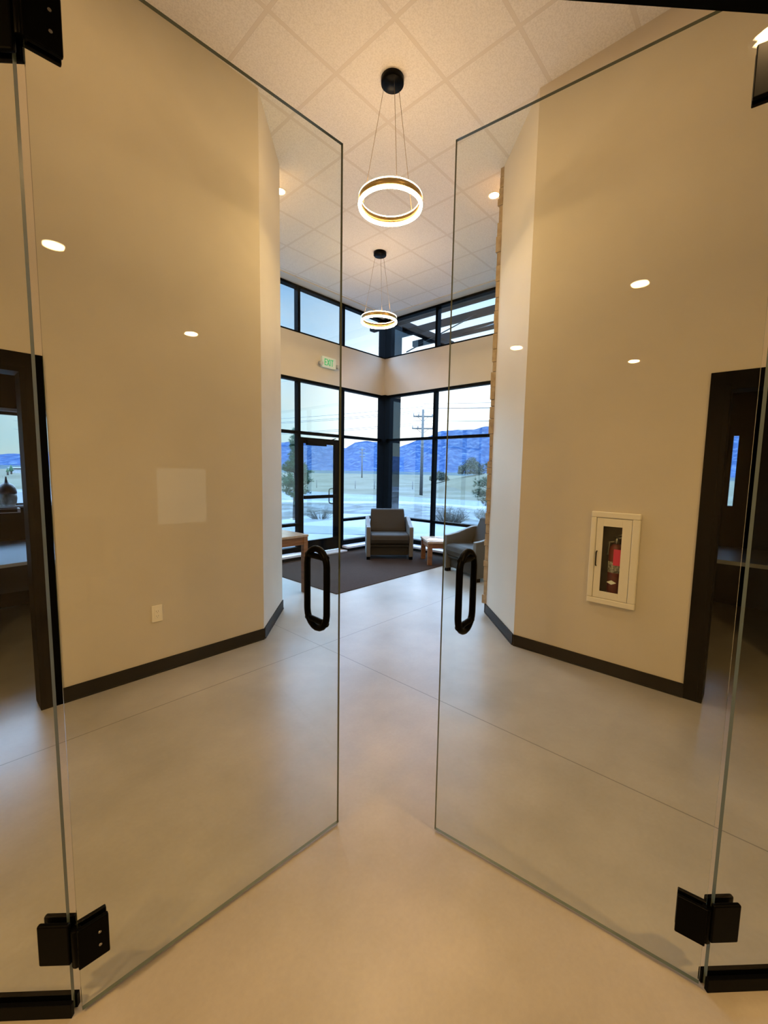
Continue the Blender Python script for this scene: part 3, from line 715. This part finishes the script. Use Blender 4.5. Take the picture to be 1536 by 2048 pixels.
def pine(label, loc, h, r, trunk_h, mt, seed, lean=0., clip=None):
    rnd = random.Random(seed); t = thing('pine_tree', label, 'tree', loc, 0)
    m = MB(); m.tube([(0, 0, 0), (.03, .02, h*.4), (lean, .05, h*.97)], .1, 10, rr=[.10, .07, .02]); m.build('trunk', 'bark', t)
    m = MB(); br = MB()
    n = int(95*h/3.2)
    for i in range(n):
        f = rnd.random(); z = trunk_h+(h-trunk_h)*f; R = r*(1-f)**.6*(.55+.5*rnd.random())*(.75+.45*math.sin(f*9+seed)); a = rnd.random()*2*PI
        if R < .12: R = .12
        tip = Vector((math.cos(a)*R+lean*f, math.sin(a)*R, z+R*.25)); base = Vector((lean*f*.8, 0, z))
        br.tube([base, (base+tip)/2+Vector((0,0,-.04)), tip], .012, 5, rr=[.02, .012, .006])
        for q in range(26):
            c = base.lerp(tip, .35+.65*rnd.random()) + Vector((rnd.gauss(0,.05), rnd.gauss(0,.05), rnd.gauss(0,.04)))
            for w in range(16):
                dv = (tip-base).normalized()*.6+Vector((rnd.gauss(0,.6), rnd.gauss(0,.6), rnd.gauss(0,.6)+.3)); dv.normalize(); L_ = rnd.uniform(.06, .12)
                sd = dv.cross(Vector((rnd.random()-.5, rnd.random()-.5, rnd.random()-.5))).normalized()*.0045
                vs = [m.bm.verts.new(c-sd), m.bm.verts.new(c+sd), m.bm.verts.new(c+dv*L_)]; m.bm.faces.new(vs)
    me = bpy.data.meshes.new('foliage'); m.bm.to_mesh(me); m.bm.free(); me.materials.append(M[mt]); o = bpy.data.objects.new('foliage', me); COL.objects.link(o); o.parent = t
    br.build('branches', 'bark', t)
    return t
pine('bushy green pine outside the left lobby window', (10.45*.82, 14.6*.82, zt(14.8)), 3.1, .72, .55, 'needle', 5)
pine('pine with drooping branches outside the right lobby window', (9.35, 4.62, -.15), 2.9, 1.15, .55, 'needle2', 11)
def shrub(name, label, loc, R, h, mt, seed, n=260, group=None, tw=.006):
    rnd = random.Random(seed); t = thing(name, label, 'shrub', loc, 0, group)
    m = MB()
    for i in range(n):
        a = rnd.random()*2*PI; b = rnd.random()**.5*R; top = Vector((math.cos(a)*b*1.1, math.sin(a)*b*1.1, h*(.45+.55*rnd.random())*(1-.35*(b/R)**2)))
        st = Vector((math.cos(a)*b*.5, math.sin(a)*b*.5, 0)); mid = st.lerp(top, .5)+Vector((rnd.gauss(0,.03*R), rnd.gauss(0,.03*R), 0))
        m.tube([st, mid, top], tw, 3, rr=[tw, tw*.7, tw*.3])
        for q in range(3):
            c = mid.lerp(top, rnd.random()); e = c+Vector((rnd.gauss(0,.1*R), rnd.gauss(0,.1*R), .12*h*rnd.random()+.05*h)); m.tube([c, e], tw*.4, 3, rr=[tw*.5, tw*.25])
    m.build('twigs', mt, t); return t
G = 'bare twiggy shrubs outside the right window'
shrub('twiggy_shrub', 'bare twiggy shrub left of two outside the right window', (11.75, 7.75, -.15), .62, .62, 'twig', 1, group=G)
shrub('twiggy_shrub', 'bare twiggy shrub nearer the pine outside the right window', (12.6, 6.5, -.15), .7, .70, 'twig', 2, group=G)
shrub('twiggy_shrub', 'small bare shrub at the foot of the bushy green pine', (9.35, 11.6, -.16), .55, .42, 'twig', 3, n=90)
def bush(label, loc, R, h, seed, group):
    rnd = random.Random(seed); t = thing('scrub_bush', label, 'bush', loc, 0, group); m = MB()
    for i in range(1500):
        a = rnd.random()*2*PI; u = rnd.random(); c = Vector((math.cos(a)*R*math.sqrt(1-u*u)*rnd.uniform(.6, 1), math.sin(a)*R*math.sqrt(1-u*u)*rnd.uniform(.6, 1), h*u*rnd.uniform(.5, 1)))
        c *= 1+.25*noise.noise(c*.9)
        for w in range(3):
            d_ = Vector((rnd.gauss(0,1), rnd.gauss(0,1), rnd.gauss(0,1))).normalized()*.26; e = Vector((rnd.gauss(0,1), rnd.gauss(0,1), rnd.gauss(0,1))).normalized()*.12
            m.bm.faces.new([m.bm.verts.new(c), m.bm.verts.new(c+e), m.bm.verts.new(c+d_)])
    m.build('foliage', 'shrub', t)
    m = MB(); m.tube([(0,0,0), (0,0,h*.6)], .12, 6); m.build('trunk', 'bark', t); return t
bush('large dark round bush on the rise across the field, seen at right', (60.1, 36.0, 1.3), 2.2, 2.6, 4, 'dark bushes across the field')
bush('low dark bush left of the large round one', (57.5, 40.2, .2), 1.7, 1.4, 6, 'dark bushes across the field')
# rise in the field behind the bush
m = MB(); rows = []
for i in range(41):
    a = 12+30*i/40; row = []
    for j in range(21):
        r = 44+60*j/20; f = max(0, 1-((a-26)/13.)**2)**1.5*math.sin(PI*j/20)**1.2; ar = math.radians(a)
        row.append(m.bm.verts.new((r*math.cos(ar), r*math.sin(ar), zt(r)-.25+2.9*f)))
    rows.append(row)
for a, b in zip(rows, rows[1:]):
    for j in range(20): m.bm.faces.new((a[j], a[j+1], b[j+1], b[j]))
struct(m.build('field_rise', 'field', smooth=True), 'low grassy rise across the road at right', 'hill')

def upole(label, loc, h, az, sc=1., arms=((0.92, 1.05), (.78, 1.15)), group='wooden utility poles'):
    t = thing('utility_pole', label, 'utility pole', loc, az, group)
    m = MB(); m.tube([(0,0,-.3), (0,0,h)], .16*sc, 12, rr=[.19*sc, .12*sc]); m.build('post', 'pole', t)
    for f, w in arms:
        m = MB(); z = h*f; m.box(-w, w, -.07*sc, .07*sc, z-.08*sc, z+.07*sc); c = m.build('crossarm', 'pole', t)
        m = MB(); m.tube([(-w*.6, 0, z), (0, 0, z-.55*sc)], .025*sc, 6); m.tube([(w*.6, 0, z), (0, 0, z-.55*sc)], .025*sc, 6); m.build('brace', 'pole', c)
        for x in (-w*.95, w*.95, 0.45*w):
            m = MB(); m.lathe([(.04, z), (.07, z+.1), (.04, z+.16), (.06, z+.22), (.02, z+.3)], 10, Matrix.Translation((x, 0, 0))); m.build('insulator', 'wire', c)
    return t
upole('tall wooden utility pole by the road, behind the right window', (36.6, 28.0, -1.0), 9.2, math.radians(128))
upole('small distant utility pole seen left of the corner post', (105.1, 107.0, -1.0), 10.7, math.radians(135), 1.3, ((.93, 1.0), (.82, 1.1), (.70, .9)))
upole('small distant utility pole seen through the left room window', (24, 160, -1.0), 12.5, math.radians(170), 1.3, ((.93, 1.0), (.82, 1.1)))
e_ = Vector((math.cos(math.radians(128)), math.sin(math.radians(128)), 0))
for k, (s, z) in enumerate([(-1, 7.7), (1, 7.7), (-1.1, 6.4), (1.1, 6.4), (0, 8.2)]):
    p0 = Vector((36.6, 28, 0))+e_*s
    pts = []
    for i in range(41):
        f = i/40; q0 = p0+Vector((14, -46, 0))*f*1.6; pts.append((q0.x, q0.y, z+.6-5.5*f*(1-f)*1.2+3*f))
    m = MB(); m.tube(pts, .022, 5)
    pts = []
    for i in range(41):
        f = i/40; q0 = p0+Vector((-26, 60, 0))*f; pts.append((q0.x, q0.y, z+.3-5.0*f*(1-f)+.5*f))
    m.tube(pts, .022, 5)
    tag(m.build('power_line', 'wire'), 'thin power wire strung from the tall roadside pole', 'power line', 'power wires on the roadside pole')
# fence posts along the field
for k in range(9):
    a = math.radians(36+2.6*k); r = 60
    m = MB(); m.tube([(0,0,-.2), (0,0,1.1)], .05, 6)
    o = m.build('fence_post', 'pole'); o.location = (r*math.cos(a), r*math.sin(a), -1.0); tag(o, 'thin fence post at the edge of the dry field', 'fence post', 'field fence posts')
# things seen through the left room window
for k, (x, y, h) in enumerate([(16.1, 153.5, 2.6), (13.9, 139, 1.8), (9.9, 160, 3.2)]):
    t = thing('conifer', ['dark tall conifer seen through the left room window', 'dark short conifer right of the tall one, left window', 'far dark conifer at the right in the left window'][k], 'tree', (x, y, -1), 0, 'conifers beyond the left room')
    m = MB(); m.lathe([(.05, .6), (h*.24, .9), (h*.16, h*.45), (h*.18, h*.47), (h*.08, h*.8), (.03, h)], 12); m.build('crown', 'needle', t); m = MB(); m.tube([(0,0,-.2), (0,0,1)], .2, 6); m.build('trunk', 'bark', t)
m = MB(); m.box(19, 34, 172, 184, -1, .5); m.prism([(18.5, 171.5), (34.5, 171.5), (34.5, 184.5), (18.5, 184.5)], .5, .75)
tag(m.build('warehouse', 'far_build'), 'low white building far off through the left room window', 'building')
t = thing('road_sign', 'white rectangular sign outside the left room window', 'sign', (1.95, 16.6, -.2), 0)
m = MB(); m.box(-.3, .3, -.02, .02, .55, .95); m.build('sign_panel', 'far_build', t); 
for x in (-.3, .3):
    m = MB(); m.tube([(x, 0, 0), (x, 0, .97)], .02, 6); m.build('post', 'wire', t)

# sunshade outside the right window wall ------------------------------------------
t = thing('sunshade', 'dark slatted sunshade on a column outside the right windows', 'sunshade', (0, 0, 0))
for far, w, z0, h in ((7.84, .16, 5.0, .15), (8.59, .10, 5.0, .15), (9.48, .115, 5.0, .15), (10.45, .11, 5.0, .15)):
    m = MB(); m.box(far-w, far, -3, 7.6, z0, z0+h); m.build('slat', 'frame', t)
m = MB(); m.box(7.80, 8.20, 6.98, 7.40, -.15, 5.2); m.build('column', 'frame', t, bevel=.01)
for b0, b1 in ((7.05, 7.25), (1.2, 1.35)):
    m = MB(); m.box(6.75, 10.6, b0, b1, 5.15, 5.32); m.build('beam', 'frame', t)
m = MB(); m.tube([(6.72, 4.3, 4.05), (9.4, 4.9, 5.1)], .012, 6); m.tube([(6.72, 5.6, 3.95), (8.5, 5.1, 5.05)], .012, 6); m.build('tie_rod', 'frame', t)

# ------------------------------------------------------------------ sky
w = bpy.data.worlds.new('sky'); SC.world = w; w.use_nodes = True; n = w.node_tree; n.nodes.clear(); L = n.links.new
out = n.nodes.new('ShaderNodeOutputWorld'); bg = n.nodes.new('ShaderNodeBackground'); L(bg.outputs[0], out.inputs[0])
tc = n.nodes.new('ShaderNodeTexCoord'); sp = n.nodes.new('ShaderNodeSeparateXYZ'); L(tc.outputs['Generated'], sp.inputs[0])
r = n.nodes.new('ShaderNodeValToRGB'); L(sp.outputs[2], r.inputs[0]); e = r.color_ramp.elements
e[0].position = 0; e[0].color = (.35, .48, .52, 1); e[1].position = .9; e[1].color = (.28, .44, .70, 1)
for p_, c_ in ((.12, (.27, .44, .56, 1)), (.25, (.19, .38, .62, 1)), (.38, (.15, .32, .58, 1)), (.50, (.26, .42, .70, 1))):
    q = e.new(p_); q.color = c_
mp = n.nodes.new('ShaderNodeMapping'); mp.inputs['Scale'].default_value = (1, 1, 3.2); L(tc.outputs['Generated'], mp.inputs[0])
nz = n.nodes.new('ShaderNodeTexNoise'); nz.inputs['Scale'].default_value = 3.2; nz.inputs['Detail'].default_value = 7; nz.inputs['Roughness'].default_value = .55; L(mp.outputs[0], nz.inputs['Vector'])
cr = n.nodes.new('ShaderNodeValToRGB'); L(nz.outputs[0], cr.inputs[0]); cr.color_ramp.elements[0].position = .45; cr.color_ramp.elements[1].position = .72
mx = n.nodes.new('ShaderNodeMix'); mx.data_type = 'RGBA'
L(mathn(n, 'MULTIPLY', cr.outputs[0], mathn(n, 'MAXIMUM', mathn(n, 'SUBTRACT', .75, mathn(n, 'MULTIPLY', sp.outputs[2], 1.6)), .12)), mx.inputs[0]); L(r.outputs[0], mx.inputs[6]); mx.inputs[7].default_value = (.42, .47, .48, 1)
# bright area where the low sun stands behind the clouds
sd = Vector((math.cos(math.radians(39)), math.sin(math.radians(39)), .13)).normalized()
vm = n.nodes.new('ShaderNodeVectorMath'); vm.operation = 'DOT_PRODUCT'; L(tc.outputs['Generated'], vm.inputs[0]); vm.inputs[1].default_value = sd
g = mathn(n, 'POWER', mathn(n, 'MAXIMUM', vm.outputs['Value'], 0), 45)
m2 = n.nodes.new('ShaderNodeMix'); m2.data_type = 'RGBA'; m2.blend_type = 'ADD'; L(mathn(n, 'MULTIPLY', g, .9), m2.inputs[0]); L(mx.outputs[2], m2.inputs[6]); m2.inputs[7].default_value = (.95, .80, .62, 1)
# glow added to unseen sky to light the lobby: high band, two side lobes
ur = n.nodes.new('ShaderNodeValToRGB'); L(sp.outputs[2], ur.inputs[0]); ue = ur.color_ramp.elements
ue[0].position = .40; ue[0].color = (0, 0, 0, 1); ue[1].position = .86; ue[1].color = (.12, .12, .12, 1)
for p_, v_ in ((.50, 1.), (.72, 1.)):
    q = ue.new(p_); q.color = (v_, v_, v_, 1)
up = mathn(n, 'MULTIPLY', ur.outputs[0], 18.0)
vm2 = n.nodes.new('ShaderNodeVectorMath'); vm2.operation = 'DOT_PRODUCT'; L(tc.outputs['Generated'], vm2.inputs[0]); vm2.inputs[1].default_value = Vector((math.cos(-.05), math.sin(-.05), .45)).normalized()
lobe = mathn(n, 'MULTIPLY', mathn(n, 'POWER', mathn(n, 'MAXIMUM', vm2.outputs['Value'], 0), 14), 5.0)
vm3 = n.nodes.new('ShaderNodeVectorMath'); vm3.operation = 'DOT_PRODUCT'; L(tc.outputs['Generated'], vm3.inputs[0]); vm3.inputs[1].default_value = Vector((math.cos(math.radians(71)), math.sin(math.radians(71)), .24)).normalized()
lobe = mathn(n, 'ADD', lobe, mathn(n, 'MULTIPLY', mathn(n, 'POWER', mathn(n, 'MAXIMUM', vm3.outputs['Value'], 0), 170), 48.0))
L(m2.outputs[2], bg.inputs[0]); L(mathn(n, 'ADD', 1.0, mathn(n, 'ADD', up, lobe)), bg.inputs[1])

# ------------------------------------------------------------------ camera
F_, PITCH, ROLL, YAW = 838.7525, -.0975916, .01691944, -.0449406-PI/4
cam = bpy.data.cameras.new('camera'); co = bpy.data.objects.new('camera', cam); COL.objects.link(co)
cam.sensor_fit = 'HORIZONTAL'; cam.sensor_width = 36; cam.lens = 36*F_/1536; cam.clip_start = .02; cam.clip_end = 9000
c_, s_ = math.cos(YAW), math.sin(YAW)
f = Vector((-s_*math.cos(PITCH), c_*math.cos(PITCH), math.sin(PITCH))); r0 = Vector((c_, s_, 0)); u0 = r0.cross(f)
R_ = r0*math.cos(ROLL)+u0*math.sin(ROLL); U_ = -r0*math.sin(ROLL)+u0*math.cos(ROLL)
mw = Matrix((R_, U_, -f)).transposed().to_4x4(); mw.translation = (0, 0, 1.555); co.matrix_world = mw
SC.camera = co
vs = SC.view_settings; vs.view_transform = 'Standard'; vs.look = 'None'; vs.exposure = .9; vs.gamma = 1; vs.use_curve_mapping = False
SC.cycles.max_bounces = 12; SC.cycles.transparent_max_bounces = 24; SC.cycles.diffuse_bounces = 5; SC.cycles.glossy_bounces = 6
SC.cycles.sample_clamp_indirect = 6
